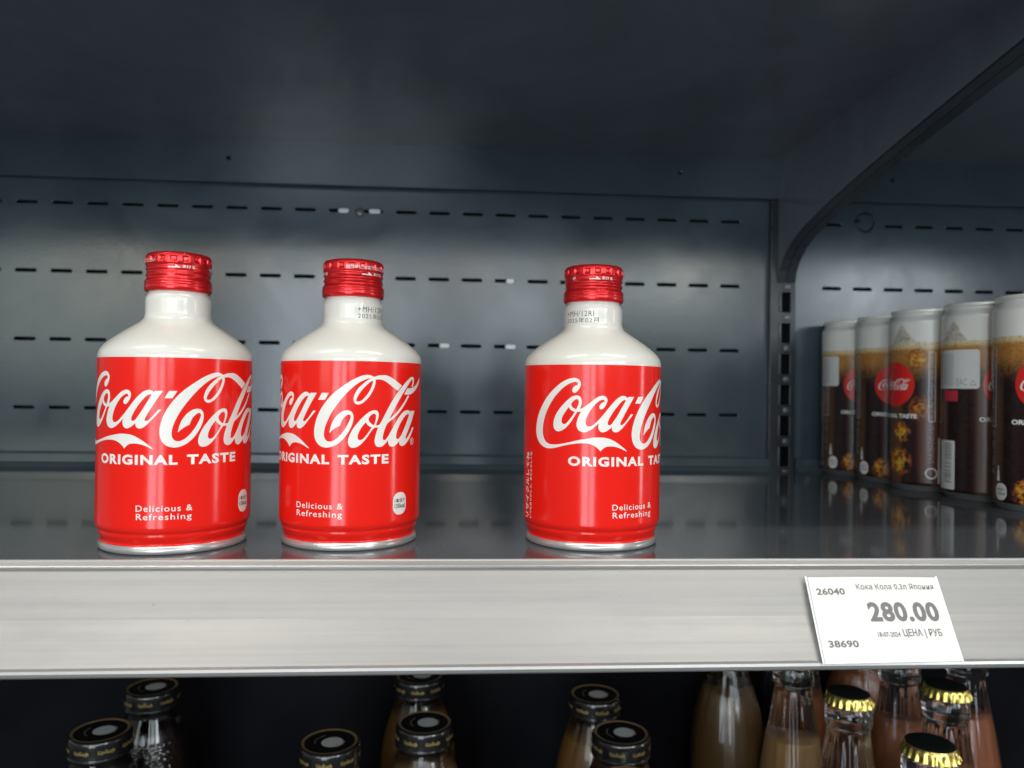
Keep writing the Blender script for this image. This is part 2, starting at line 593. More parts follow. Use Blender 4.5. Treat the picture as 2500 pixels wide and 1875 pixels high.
def bracket(x0, x1, plate_x, parent, root):
    me = prism_x('bracket_plate', BR+[(365.3, 296.4), (-8, 296.4)], plate_x, plate_x+1.6)
    me.transform(Matrix.Translation(-root.location))
    pl = obj('bracket', me, M['under'], root, False)
    v, f = [], []
    for y, z_ in BR:
        v += [(x0*MM, y*MM, (z_-0.3)*MM), (x1*MM, y*MM, (z_-0.3)*MM), (x1*MM, (y)*MM, (z_-1.9)*MM), (x0*MM, y*MM, (z_-1.9)*MM)]
    for i in range(len(BR)-1):
        for j in range(4):
            f.append((i*4+j, i*4+(j+1) % 4, i*4+4+(j+1) % 4, i*4+4+j))
    f += [(0, 1, 2, 3), tuple(len(v)-4+k for k in (3, 2, 1, 0))]
    me = mesh('bracket_flange', v, f)
    me.transform(Matrix.Translation(-root.location))
    obj('flange', me, M['frame'], pl, False)


bracket(344.0, 351.6, 344.0, None, us)
bracket(352.2, 360.4, 358.8, None, us2)
me = box('bracket_light_stop', 345.65, 358.75, -8, 365, 293, 296)  # added strip that stops light leaking down between the bracket plates
me.transform(Matrix.Translation(-us2.location))
obj('bracket_light_stop', me, M['frame'], us2, False)

# lower shelf that carries the juice and lemonade
LZ = -345.0
ls = empty('lower_shelf', (0, 0.18, LZ*MM))
tag(ls, 'dark shelf below in shadow, under the juice and lemonade bottles', 'shelf')
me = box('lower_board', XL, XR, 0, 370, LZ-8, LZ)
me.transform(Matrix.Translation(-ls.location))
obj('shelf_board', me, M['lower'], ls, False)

# ------------------------------------------------------------------ price tag on the rail
dy, dz = -21.7, -31.35
Lf = math.hypot(dy, dz)
ey, ez = dy/Lf, dz/Lf                 # down along the rail face
ny, nz = ez, -ey                      # outward normal (towards viewer, up)
pt = empty('price_tag', (230*MM, -15*MM, -20*MM))
tag(pt, 'white paper price tag reading 280.00 clipped on the silver rail', 'price tag')


def on_rail(name, vf, off, material, parent=pt, thick=0.0, smooth=False):
    """flat mm coords: x along shelf, y = distance up from the foot of the rail face."""
    v, f = vf
    o = []
    for q in v:
        s_ = 36.6-q[1]
        bow = 0.55*math.sin(PI*max(0.0, min(1.0, (q[0]-199.0)/58.0)))*max(0.0, min(1.0, (q[1]+3.6)/36.0))
        y = -3.2+ey*s_+ny*(off+bow)
        z_ = -3.75+ez*s_+nz*(off+bow)
        o.append((q[0]*MM-pt.location.x, y*MM-pt.location.y, z_*MM-pt.location.z))
    me = mesh(name, o, f)
    bm = bmesh.new(); bm.from_mesh(me)
    n_ = Vector((0, ny, nz))
    bm.normal_update()
    for fc in bm.faces:
        if fc.normal.dot(n_) < 0:
            fc.normal_flip()
    if thick:
        g = bmesh.ops.extrude_face_region(bm, geom=bm.faces[:])
        for q in g['geom']:
            if isinstance(q, bmesh.types.BMVert):
                q.co -= n_*thick*MM
        bmesh.ops.recalc_face_normals(bm, faces=bm.faces)
    bm.to_mesh(me); bm.free()
    return obj(name, me, material, parent, smooth)


tl, tr, bl, br_ = (200.7, 32.4), (257.5, 32.2), (199.0, -3.6), (256.3, -3.0)
cv_, cf_ = [], []
for jj in range(13):
    for ii in range(17):
        a_, c_ = ii/16, jj/12
        x_ = (bl[0]*(1-a_)+br_[0]*a_)*(1-c_)+(tl[0]*(1-a_)+tr[0]*a_)*c_
        y_ = (bl[1]*(1-a_)+br_[1]*a_)*(1-c_)+(tl[1]*(1-a_)+tr[1]*a_)*c_
        cv_.append((x_, y_, 0))
for jj in range(12):
    for ii in range(16):
        cf_.append((jj*17+ii, jj*17+ii+1, jj*17+ii+18, jj*17+ii+17))
card = on_rail('card', (cv_, cf_), 2.2, M['paper'], thick=0.35)
on_rail('sleeve_edge', ([(tl[0]-0.9, tl[1]+0.6, 0), (tl[0]-0.15, tl[1]+0.6, 0), (bl[0]-0.15, bl[1], 0), (bl[0]-0.9, bl[1], 0)], [(0, 1, 2, 3)]), 2.0, M['tab'], thick=0.25)
on_rail('sleeve_edge', ([(tr[0]+0.15, tr[1]+0.6, 0), (tr[0]+0.9, tr[1]+0.6, 0), (br_[0]+0.9, br_[1], 0), (br_[0]+0.15, br_[1], 0)], [(0, 1, 2, 3)]), 2.0, M['tab'], thick=0.25)
on_rail('sleeve_edge', ([(bl[0], bl[1]+1.9, 0), (br_[0], br_[1]+1.9, 0), (br_[0], br_[1]+2.3, 0), (bl[0], bl[1]+2.3, 0)], [(0, 1, 2, 3)]), 2.4, M['tab'])
for body, x, y, wd, ht, bold, sp in (
        ('26040', 203.0, 24.6, 12.2, 2.9, 0.28, 1.05), ('38690', 202.4, 2.8, 12.6, 2.9, 0.28, 1.05),
        ('Кока Кола 0,3л Япония', 220.7, 26.4, 34.2, 2.9, 0.10, 1.06),
        ('280.00', 223.0, 13.1, 30.4, 8.3, 0.40, 1.08),
        ('ЦЕНА | РУБ', 235.2, 6.2, 16.6, 3.9, 0.20, 1.05), ('18-07-2024', 224.2, 6.9, 9.6, 2.0, 0.15, 1.05)):
    on_rail('lettering', text(body, wd, ht, x, y, bold, sp), 2.3, M['grey_ink'], card)

# ------------------------------------------------------------------ the three red bottles
LOGO = {
  'C1': [
    '-37.66,74.9! -38.52,74.62 -39.47,73.95 -40.1,72.94 -40.04,71.94 -39.27,71.33 -38.36,71.63 -37.47,72.53 -36.7,73.76 -36.27,75.31 -36.46,76.42 -37.19,77.3 -38.11,77.84 -39.25,78.03 -40.87,77.82 -42.75,77.25 -44.68,76.34 -46.68,75.09 -49.02,73.28 -51.2,71.33 -53.23,69.26 -55.37,66.61 -57.17,64.05 -58.72,61.37 -59.8,58.58 -60.44,55.56 -60.54,53.02 -59.81,50.53 -58.45,48.55 -56.65,47.07 -54.66,46.18 -52.51,45.79 -50.22,45.89 -47.79,46.37 -44.75,47.2 -41.86,47.89 -38.85,48.45 -36.36,48.72 -34.14,48.8 -32.76,48.69 -31.18,48.28 -29.76,47.61 -28.52,46.75 -27.63,45.88 -27.09,45.36! -26.39,46.16 -25.51,46.87 -24.27,47.41 -22.64,47.54 -20.98,47.47 -19.1,47.05 -17.15,46.32 -15.55,45.54 -14.53,45.18! -15.36,46.03 -16.97,47.3 -19.12,48.82 -21.2,50.06 -23.23,50.94 -25.21,51.37 -27.35,51.53 -29.64,51.47 -31.92,51.13 -34.02,50.72 -36.15,50.31 -38.67,49.75 -41.25,49.03 -44.76,48.25 -47.29,47.81 -49.42,47.65 -51.38,47.74 -53,48.32 -54.25,49.27 -55.13,50.58 -55.68,52.14 -55.78,53.96 -55.66,56.01 -55.21,58.08 -54.45,60.38 -53.41,62.69 -52.11,64.99 -50.57,67.28 -48.82,69.46 -46.88,71.51 -44.89,73.32 -42.95,74.68 -41.07,75.66 -39.68,76.12 -38.65,76.24 -37.97,76.07 -37.62,75.63',
  ],
  'oca': [
    '-38.23,70.15 -39.37,69.91 -40.75,69.26 -42.38,68.01 -44.05,66.42 -45.76,64.59 -47.26,62.65 -48.55,60.59 -49.32,58.31 -49.45,56.51 -49.13,55.17 -48.31,54.2 -47.12,53.73 -45.85,53.92 -44.36,54.58 -42.68,55.87 -41.05,57.7 -39.69,59.74 -38.57,61.54 -37.79,62.76! -35.99,62.97! -36.76,61.58 -37.41,60.02 -37.88,58.37 -38.04,56.77 -37.66,55.54 -36.92,54.5 -35.84,53.91 -34.59,53.71 -33.36,53.97 -31.96,54.62 -30.57,55.62 -29.18,56.79 -27.87,57.96! -28.13,57.16 -28.24,56.1 -28.01,55.04 -27.38,54.26 -26.4,53.83 -25.25,54.02 -24,54.65 -22.84,55.54 -22.11,56.16! -22.11,55.63 -21.91,54.75 -21.26,54.08 -20.32,53.87 -19.19,54.13 -17.86,55.01 -16.31,56.51 -14.92,58.11 -13.28,59.88 -11.54,61.92! -12.68,61.98! -13.31,61.21 -14.74,59.35 -15.94,58.11 -16.92,57.31 -17.7,57.05 -18.13,57.32 -18.1,57.94 -17.53,59.18 -16.38,61.3 -15,63.61 -13.38,66.29 -11.05,69.81! -14.06,69.79! -14.74,69.25! -15.2,69.74 -16.11,70.13 -17.1,70.17 -18.26,69.81 -19.59,69 -21.07,67.65 -22.7,65.87 -24.3,63.91 -25.71,62.13 -27.11,60.44 -28.5,58.92 -29.89,57.57 -31.11,56.67 -32.16,56.3 -33.04,56.37 -33.66,56.88 -33.98,57.76 -33.87,59 -33.45,60.42 -32.76,61.94 -31.9,63.45 -30.87,64.97 -29.66,66.4 -28.44,67.48 -27.21,68.2 -26.33,68.48 -25.79,68.31 -25.56,67.87 -25.57,67.39! -26.31,67.24 -27.19,66.61 -27.8,65.72 -27.93,64.93 -27.6,64.31 -26.95,64.11 -26.1,64.51 -25.31,65.49 -24.7,66.64 -24.32,67.97 -24.46,68.94 -24.92,69.64 -25.73,70.07 -26.71,70.17 -27.94,69.87 -29.16,69.23 -30.73,68.06 -32.47,66.62 -33.87,65.54 -35.27,64.63 -36.55,64.07! -36.08,65.32 -35.78,66.74 -35.81,67.98 -36.08,69.04 -36.77,69.82 -37.49,70.08',
    '-38.11,68.51 -38.92,68.19 -39.83,67.46 -40.47,66.56 -40.59,65.94 -40.26,65.23 -39.61,64.54 -38.68,64.11 -38.17,64! -37.7,65.02 -37.23,66.27 -37.1,67.34 -37.32,68.13 -37.65,68.48',
    '-41.74,64.91! -41.14,64.03 -40.2,63.28 -38.86,62.73! -40.16,60.72 -41.54,58.91 -42.71,57.65 -43.67,57.13 -44.53,57.25 -45.11,58.01 -45.17,59.13 -44.82,60.37 -43.98,61.84 -42.79,63.55',
    '-15.88,68.41 -16.88,68.13 -18.23,67.06 -19.73,65.37 -21.38,63.23 -22.82,60.92 -23.79,58.97 -24.05,57.91 -23.86,57.21 -23.22,57.04 -22.4,57.39 -21.5,58.46 -20.41,60.05 -19.11,62.01 -17.8,64.23 -16.55,66.27 -15.67,67.79 -15.52,68.23',
  ],
  'hy': [
    '-10.4,66.77! -7.26,66.82! -5.44,69.88! -8.68,69.83!',
  ],
  'C2': [
    '-5.01,52.26! -4.81,53.45 -4.39,55.19 -3.76,56.93 -2.91,58.45 -1.74,59.98 -0.26,61.3 1.22,62.07 2.91,62.31 4.19,61.88 5.06,60.81 5.35,59.4 5.21,57.66 4.6,55.5 3.58,53.33 2.23,51.16 0.56,49.2 -1.34,47.56 -3.49,46.45 -5.69,45.91 -7.72,46.04 -9.59,46.85 -10.93,48.22 -11.81,50.03 -12.17,52.41 -12.01,54.58 -11.44,57.2 -10.4,60.05 -8.92,62.9 -7.12,65.53 -5.14,67.94 -2.98,70.13 -0.63,72 1.9,73.87 4.42,75.54 6.74,76.77 9.09,77.68 11.26,78.05 12.81,77.79 14.22,77.12! 15.39,77.52 16.79,77.87 18.7,78.05 20.44,77.91 22.52,77.17 24.72,75.99 26.76,74.79 28.95,73.48! 26.39,71.05! 24.22,72.42 22.05,73.84 19.98,75.13 18.25,75.88 16.58,76.13 14.89,75.99! 14.97,74.94 14.65,73.41 14,71.65 13.01,69.78 11.82,68.02 10.41,66.49 8.91,65.39 7.42,64.88 6.35,65.15 5.59,65.9 5.29,67.2 5.55,68.72 6.27,70.47 7.52,72.33 9,73.76 10.72,75.2 13,76.59! 11.28,76.3 9.33,75.51 7.2,74.28 5.1,72.62 2.8,70.42 0.71,68.02 -1.18,65.61 -2.87,63.21 -4.37,60.81 -5.66,58.19 -6.74,55.58 -7.33,53.19 -7.42,51.24 -6.98,49.73 -6.07,48.78 -4.73,48.52 -3.31,48.89 -1.6,50.04 0.09,51.79 1.55,53.75 2.8,55.92 3.72,57.87 4.17,59.28 4.05,60.04 3.58,60.47 2.84,60.36 1.89,59.7 0.84,58.61 0.12,57.2 -0.39,55.57! -2.1,54.68 -3.6,53.58',
    '13.7,75.58! 12.19,74.68 10.46,73.02 8.96,71.37 7.7,69.61 6.76,67.87 6.5,66.78 6.79,66.24 7.53,66.18 8.6,66.58 9.88,67.68 11.17,69.21 12.36,71.08 13.22,72.95 13.65,74.49',
  ],
  'ola': [
    '14.48,62.39 13.35,62.13 12.03,61.48 10.51,60.28 8.8,58.65 7.11,56.69 5.54,54.63 4.2,52.25 3.38,50.08 3.15,48.35 3.43,47.05 4.18,46.18 5.35,45.92 6.84,46.17 8.53,47.24 10.24,48.96 11.74,50.9 13.05,52.85 14.49,54.58! 16.45,54.73! 15.89,53.24 15.23,51.06 14.87,49.1 15.05,47.56 15.76,46.45 17.05,46.02 18.48,46.32 19.94,47.42 21.44,48.92! 21.53,47.81 21.99,46.68 23.33,45.96 24.7,46.12 26.11,46.95 27.73,48.22! 27.75,47.32 28.39,46.39 29.69,45.94 31.2,46.36 33.36,47.82 35.33,49.66 37.04,51.86 38.69,54.08! 37.21,54.15! 36.11,52.59 34.47,50.84 33.13,49.54 32.21,49.18 32.01,49.82 32.71,51.15 34.01,53.14 36.02,56.03 37.78,58.95 39.5,61.79! 35.64,61.87! 35.23,61.2! 34.59,61.9 33.01,62.2 31.2,61.96 29.21,60.87 27.07,58.78 25.08,56.14 23.2,53.3 21.66,50.9 20.41,49.5 19.54,48.98 18.92,49.33 18.71,50.21 19,51.86 19.83,54.27 20.92,56.45! 22.33,57.42 24.2,58.61 26.45,60.36 28.85,62.56 31.13,65.02 32.9,67.04 34.41,68.86! 33.04,68.97! 31.79,67.27 29.78,65.03 27.3,62.58 24.72,60.38 22.05,58.38! 23.08,60.41 24.67,63.06 26.63,65.95 29.04,69.09 31.68,72.03 33.87,74.32 35.48,75.71 36.79,76.28 37.19,75.51 36.85,74.36 36.07,73.09! 37.36,73.1! 38.04,74.6 38.49,76.22 37.96,77.25 36.76,77.57 35.22,77.31 33.06,76.13 30.25,73.94 27.43,71.33 24.85,68.41 22.72,65.52 20.7,62.21 19.01,59.24 17.13,55.97! 16.2,55.69 15.32,55.66! 15.82,57.19 16.38,58.72 16.64,60.26 16.46,61.35 15.86,62.12',
    '14.28,60.82 13.38,60.49 12.5,59.62 12,58.64 12.08,57.88 12.76,56.89 13.67,56.12 14.47,55.78! 15.02,57.2 15.34,58.73 15.32,60.04 14.96,60.7',
    '10.71,57.12! 11.44,56.14 12.34,55.37 13.46,54.85! 12.37,53.08 11.08,51.35 9.79,49.84 8.61,49.24 7.75,49.42 7.31,50.18 7.4,51.59 8.02,53.22 9.06,55.06',
    '33.83,60.43 32.32,60.13 30.58,58.92 28.65,56.83 27.15,54.52 26.16,52.31 25.84,50.54 26.07,49.52 26.81,49.27 27.71,49.68 29.09,51.08 30.53,53.28 32.06,55.71 33.49,58.39 34.31,60.08',
  ],
  'flag': [
    '32.96,72.27! 35.57,72.4 38.34,72.99 41.08,74.17 43.4,75.82 45.93,77.5! 45.09,75.37 42.44,73.01 39.45,71.15 36.52,69.88 33.61,69.36 30.52,69.54! 31.71,70.9',
  ],
}



def spline_closed(s, n=6):
    pts = []
    for t in s.split():
        c = t.endswith('!')
        x, y = t.rstrip('!').split(',')
        pts.append((Vector((float(x), float(y))), c))
    N = len(pts)
    out = []
    for i in range(N):
        P0, P1, P2, P3 = (pts[(i+j) % N][0] for j in (-1, 0, 1, 2))
        c1, c2 = pts[i][1], pts[(i+1) % N][1]
        d = (P2-P1).length
        m1 = (P2-P1) if c1 else (P2-P0).normalized()*d
        m2 = (P2-P1) if c2 else (P3-P1).normalized()*d
        for k in range(n):
            t = k/n
            q = P1*(2*t**3-3*t**2+1)+m1*(t**3-2*t**2+t)+P2*(-2*t**3+3*t**2)+m2*(t**3-t**2)
            out.append((q.x, q.y))
    return out


def logo_flat(x0=0.0, y0=0.0, sx=1.0, sy=1.0, n=6):
    parts = []
    for k, lps in LOGO.items():
        parts.append(flat_fill([[((a-x0)*sx, (b-y0)*sy) for a, b in spline_closed(l, n)] for l in lps]))
    return join_flat(*parts)


BODY = [(31.0, 3.6), (30.5, 4.1), (30.6, 4.9), (31.05, 5.9), (31.5, 6.9), (31.75, 7.8), (31.75, 8.6), (31.95, 9.2), (32.45, 9.9), (32.85, 10.9), (33.0, 12.0), (33.0, 13.5)]
BODY = smooth_profile(BODY, 3)+[(33.0, 20), (33.0, 40), (33.0, 60), (33.0, 80), (33.0, 84.04)]
SHOULDER = [(33.0, 84.04), (33.0, 84.6), (32.9, 85.6), (32.55, 87.0), (31.9, 88.3), (30.7, 89.9), (28.6, 91.9), (26.0, 94.0), (23.4, 95.9), (20.8, 97.7), (18.4, 99.3), (16.4, 100.7), (15.2, 101.8), (14.5, 102.9), (14.2, 104.1), (14.1, 105.4), (14.1, 108), (14.1, 110.6), (14.0, 111.9), (13.6, 113.0), (13.1, 113.9), (12.9, 114.6), (12.9, 116.5)]
SHOULDER = smooth_profile(SHOULDER, 4)
RIM = [(0.1, 3.2), (24.0, 3.0), (27.5, 1.6), (29.4, 0.15), (30.4, 0.0), (31.2, 0.25), (31.62, 0.9), (31.65, 2.0), (31.4, 2.7), (31.1, 3.1), (31.0, 3.6)]
RIM = smooth_profile(RIM, 3)
CAP = [(12.95, 114.9), (13.5, 114.75), (14.1, 115.0), (14.5, 115.7), (14.66, 116.7), (14.55, 117.5), (14.68, 118.2), (14.45, 118.7), (14.62, 119.3), (14.3, 120.0), (13.75, 120.7), (13.62, 121.4), (13.95, 122.2), (14.02, 122.7), (13.7, 123.5), (13.6, 124.1), (13.95, 124.9), (14.05, 125.5), (13.85, 126.2), (13.9, 126.7), (14.2, 127.2), (14.3, 127.9), (14.3, 128.9), (14.28, 130.0), (14.15, 130.8), (13.8, 131.6), (13.1, 132.2), (12.0, 132.5), (11.4, 132.55), (10.8, 132.4), (5, 132.4), (0.05, 132.4)]
CAPP = smooth_profile(CAP, 4)


def cap_r(a, r, z_):
    # pressed pockets round the top and a shallow single-start thread
    if 119.9 < z_ < 127.0:
        r += 0.10*math.sin(2*PI*(z_/2.9)+a)*min(1, (z_-119.9)/0.8, (127.0-z_)/0.8)
    if 127.1 < z_ < 131.2 and r > 13:
        ph = (a*17/(2*PI)) % 1.0-0.5
        wx = max(0.0, min(1.0, (0.27-abs(ph))/0.07))
        wz = max(0.0, min(1.0, (z_-127.4)/1.3))*max(0.0, min(1.0, (130.5-z_)/0.35))
        r -= 0.75*wx*wz
        r += 0.05*(1-wx)*min(1, (z_-127.1))*min(1, (131.2-z_))
    return r


def make_bottle():
    t = empty('aluminium_bottle', (0, 0, 0))
    body = obj('body', lathe('bottle_body', BODY, 160), M['red'], t)
    obj('shoulder', lathe('bottle_shoulder', SHOULDER, 160), M['white'], t)
    obj('base_rim', lathe('bottle_rim', RIM, 160), M['rim'], t)
    obj('logo', bent('bottle_logo', logo_flat(), 33.0, 1.2), M['print'], body)
    T = [text('ORIGINAL', 36.9, 4.3, -41.8, 38.5, 0.42, 1.18), text('TASTE', 23.1, 4.3, -1.25, 38.5, 0.42, 1.18)]
    obj('lettering', bent('original_taste', join_flat(*T), 33.0, 1.2), M['print'], body)
    T = [text('Delicious &', 22.7, 2.65, -21.4, 18.85, 0.05, 1.16), text('Refreshing', 22.2, 3.45, -21.2, 14.5, 0.05, 1.16)]
    obj('lettering', bent('delicious', join_flat(*T), 33.0, 1.2), M['print'], body)
    bd = obj('calorie_badge', bent('badge', flat_fill([rrect(28.7, 19.95, 8.2, 10.1, 3.6, 8)]), 33.0, 1.0), M['print'], body)
    T = [text('1本当り', 6.5, 2.0, 25.5, 20.35, 0.22), text('135kcal', 6.5, 2.0, 25.5, 17.9, 0.25)]
    obj('lettering', bent('badge_text', join_flat(*T), 33.0, 1.0, 0.06), M['black_ink'], body)
    ring = flat_fill([circle(37.1, 47.75, 1.6), circle(37.1, 47.75, 1.3)])
    obj('registered_mark', bent('registered', join_flat(ring, text('R', 1.25, 1.6, 36.5, 46.95, 0.3)), 33.0, 1.0), M['print'], body)
    T = [text('リサイクルしてね', 31.0, 3.7, -66.95, 12.0, 0.25, 1.0, rot=PI/2),
         text('いつもありがとう。またよろしくね', 31.2, 2.0, -63.95, 12.1, 0.1, 1.0, rot=PI/2)]
    obj('lettering', bent('recycle', join_flat(*T), 33.0, 1.0), M['print'], body)
    return t


def make_cap():
    c = obj('cap', lathe('cap', CAPP, 340, cap_r), M['cap'])

    def Rz(z_):
        if z_ is None:
            return 14.2
        for (r0, a0), (r1, a1) in zip(CAPP, CAPP[1:]):
            if a0 <= z_ <= a1 and a1 > a0:
                return r0+(r1-r0)*(z_-a0)/(a1-a0)
        return 14.2
    k = 14.2*PI/180
    T = []
    for a0 in (29.6, 149.6, 269.6):
        x = a0*k
        T.append(([(x, 124.9, 0), (x+5.6, 124.9, 0), (x+3.1, 126.5, 0), (x+3.1, 125.45, 0), (x, 125.45, 0)], [(0, 1, 2, 3, 4)]))
        T.append(text('あける', 5.6, 1.6, x+6.0, 124.8, 0.2))
    T.append(text('※', 1.8, 1.8, (269.6-36)*k, 124.8, 0.5))
    T.append(text('開閉時には切り口にご注意ください', 126*k, 1.75, 0, 127.5, 0.12))
    o = obj('lettering', bent('cap_text', join_flat(*T), Rz, 0.8, 0.22), M['capprint'], c)
    return c


def dot_text(rows, x, y, wd, ht):
    """ink-jet date code: text cut into dots by a fine grid."""
    v, f = text(rows, wd, ht, x, y, 0.0, 1.05)
    return v, f


bottle = make_bottle()
cap = make_cap()
cap.parent = bottle
code = obj('date_code', bent('date_code', join_flat(text('+MH/12RI', 15.0, 2.55, 0, 107.6, -0.04, 1.12), text('2025年02月', 17.3, 2.6, 0, 104.45, -0.04, 1.12)), 14.1, 0.8, 0.03), M['code'], bottle)
BOT = [(-79.08, 40.17, 16.85/33.0, -148.8, 170, 'red bottle at the far left of the shelf, no date code on its white neck'),
       (0.0, 47.76, 0.0, -5.8, 17.0, 'middle red bottle, date code at the right of its neck, whole kcal badge in view'),
       (116.45, 46.54, 25.48/33.0, 72.6, -69.5, 'red bottle standing apart on the right, full ribbon swash and recycling text in view')]
for i, (x, y, ang, crot, kod, lab) in enumerate(BOT):
    o = bottle if i == 0 else copy_tree(bottle)
    o.location = (x*MM, y*MM, 0)
    o.rotation_euler = (0, 0, ang)
    tag(o, lab, 'bottle', 'red bottles on the shelf')
    for ch in o.children:
        if ch.name.startswith('cap'):
            ch.rotation_euler = (0, 0, D2R(crot)-ang)
        if ch.name.startswith('date_code'):
            ch.rotation_euler = (0, 0, D2R(kod)-ang)

# ------------------------------------------------------------------ the cans
CR = 26.5


def hash2(i, j, s=0):
    n = (i*374761393+j*668265263+s*982451653) & 0xffffffff
    n = ((n ^ (n >> 13))*1274126177) & 0xffffffff
    return ((n ^ (n >> 16)) & 0xffff)/65535.0


def vnoise(x, y, s=0):
    i, j = math.floor(x), math.floor(y)
    fx, fy = x-i, y-j
    fx, fy = fx*fx*(3-2*fx), fy*fy*(3-2*fy)
    a = hash2(i, j, s)+(hash2(i+1, j, s)-hash2(i, j, s))*fx
    b_ = hash2(i, j+1, s)+(hash2(i+1, j+1, s)-hash2(i, j+1, s))*fx
    return a+(b_-a)*fy


def fbm(x, y, s=0):
    return 0.55*vnoise(x, y, s)+0.3*vnoise(x*2.1, y*2.1, s+1)+0.15*vnoise(x*4.3, y*4.3, s+2)


def mixc(a, b_, t):
    t = max(0.0, min(1.0, t))
    return tuple(p+(q-p)*t for p, q in zip(a, b_))


def sstep(a, b_, x):
    t = max(0.0, min(1.0, (x-a)/(b_-a)))
    return t*t*(3-2*t)


def can_colour(deg, z_):
    """printed glass of cola: white above, foam, amber head, dark drink with ice."""
    x = deg*CR*PI/180
    d = deg if deg < 180 else deg-360
    top = 111.0+1.0*math.sin(D2R(deg)*2)
    white = (0.72, 0.71, 0.66)
    n1 = fbm(x*0.35, z_*0.35, 3)
    n2 = fbm(x*0.9, z_*0.9, 9)
    dark = mixc((0.008, 0.005, 0.006), (0.030, 0.012, 0.010), n1)
    # brown columns in the drink, lamp reflections painted into the print
    colm = 0.5+0.5*math.sin(D2R(deg)*5+1.2)
    dark = mixc(dark, (0.115, 0.060, 0.034), 0.85*sstep(0.55, 0.95, colm)*sstep(98, 70, z_))
    amber = mixc((0.32, 0.115, 0.022), (0.52, 0.25, 0.065), n2)
    c = mixc(dark, amber, sstep(76+10*n1, 100+6*n1, z_))
    c = mixc(c, (0.62, 0.50, 0.26), sstep(105.2, 108.2, z_+1.6*(n2-0.5)))
    c = mixc(c, (0.66, 0.60, 0.44), sstep(108, 111, z_))

    # bubbles clinging under the head
    bub = vnoise(x*1.7, z_*1.7, 51)
    c = mixc(c, (0.46, 0.24, 0.07), 0.7*sstep(0.72, 0.9, bub)*sstep(78, 100, z_))
    c = mixc(c, (0.10, 0.04, 0.015), 0.5*sstep(0.7, 0.92, vnoise(x*1.3, z_*1.3, 57))*sstep(84, 98, z_))

    def flame(dc, zc, wd, ht, c, s, amt=1.0):
        # ice lit through the cola: ragged amber veins with yellow cores
        g = math.exp(-(((d-dc)/wd)**2+((z_-zc)/ht)**2)**2)
        wx, wz = x+5*fbm(x*0.3, z_*0.3, s+4), z_+5*fbm(x*0.3+7, z_*0.3, s+5)
        q = 1-abs(2*fbm(wx*0.42, wz*0.30, s)-1)*1.7
        q = q*g*amt+0.25*(g-1)
        c = mixc(c, (0.22, 0.055, 0.012), sstep(0.22, 0.5, q))
        c = mixc(c, (0.44, 0.15, 0.02), sstep(0.48, 0.68, q))
        return mixc(c, (0.62, 0.38, 0.03), sstep(0.68, 0.88, q))
    c = flame(15, 44, 20, 9, c, 61, 1.05)
    c = flame(10, 22, 28, 13, c, 67)
    c = flame(45, 62, 22, 12, c, 71, 0.8)
    c = flame(40, 99, 20, 9, c, 75)
    c = flame(-26, 12, 16, 10, c, 79)
    c = flame(-100, 60, 26, 20, c, 83, 0.7)
    c = flame(175, 16, 26, 12, c, 87)
    g2 = math.exp(-((d-64)/22)**4-((z_-36)/26)**4)
    c = mixc(c, (0.13, 0.045, 0.032), 0.8*g2)
    # ice standing out of the foam
    if z_ > top:
        c = white
        for dc in (14, 100, -150):
            e = abs(((d-dc+180) % 360)-180)
            edge = top+15-e*0.62+3*(fbm(x*0.5, z_*0.5, 31)-0.5)
            if z_ < edge:
                g = fbm(x*0.7, z_*0.7, 37)
                ice = mixc((0.50, 0.46, 0.40), (0.30, 0.18, 0.09), sstep(0.45, 0.7, g)*sstep(edge, top, z_))
                c = mixc(ice, (0.72, 0.70, 0.66), sstep(0.62, 0.75, fbm(x*1.3, z_*0.6, 41)))
                if edge-z_ < 1.0:
                    c = mixc(c, (0.74, 0.72, 0.68), 0.8)
    return c


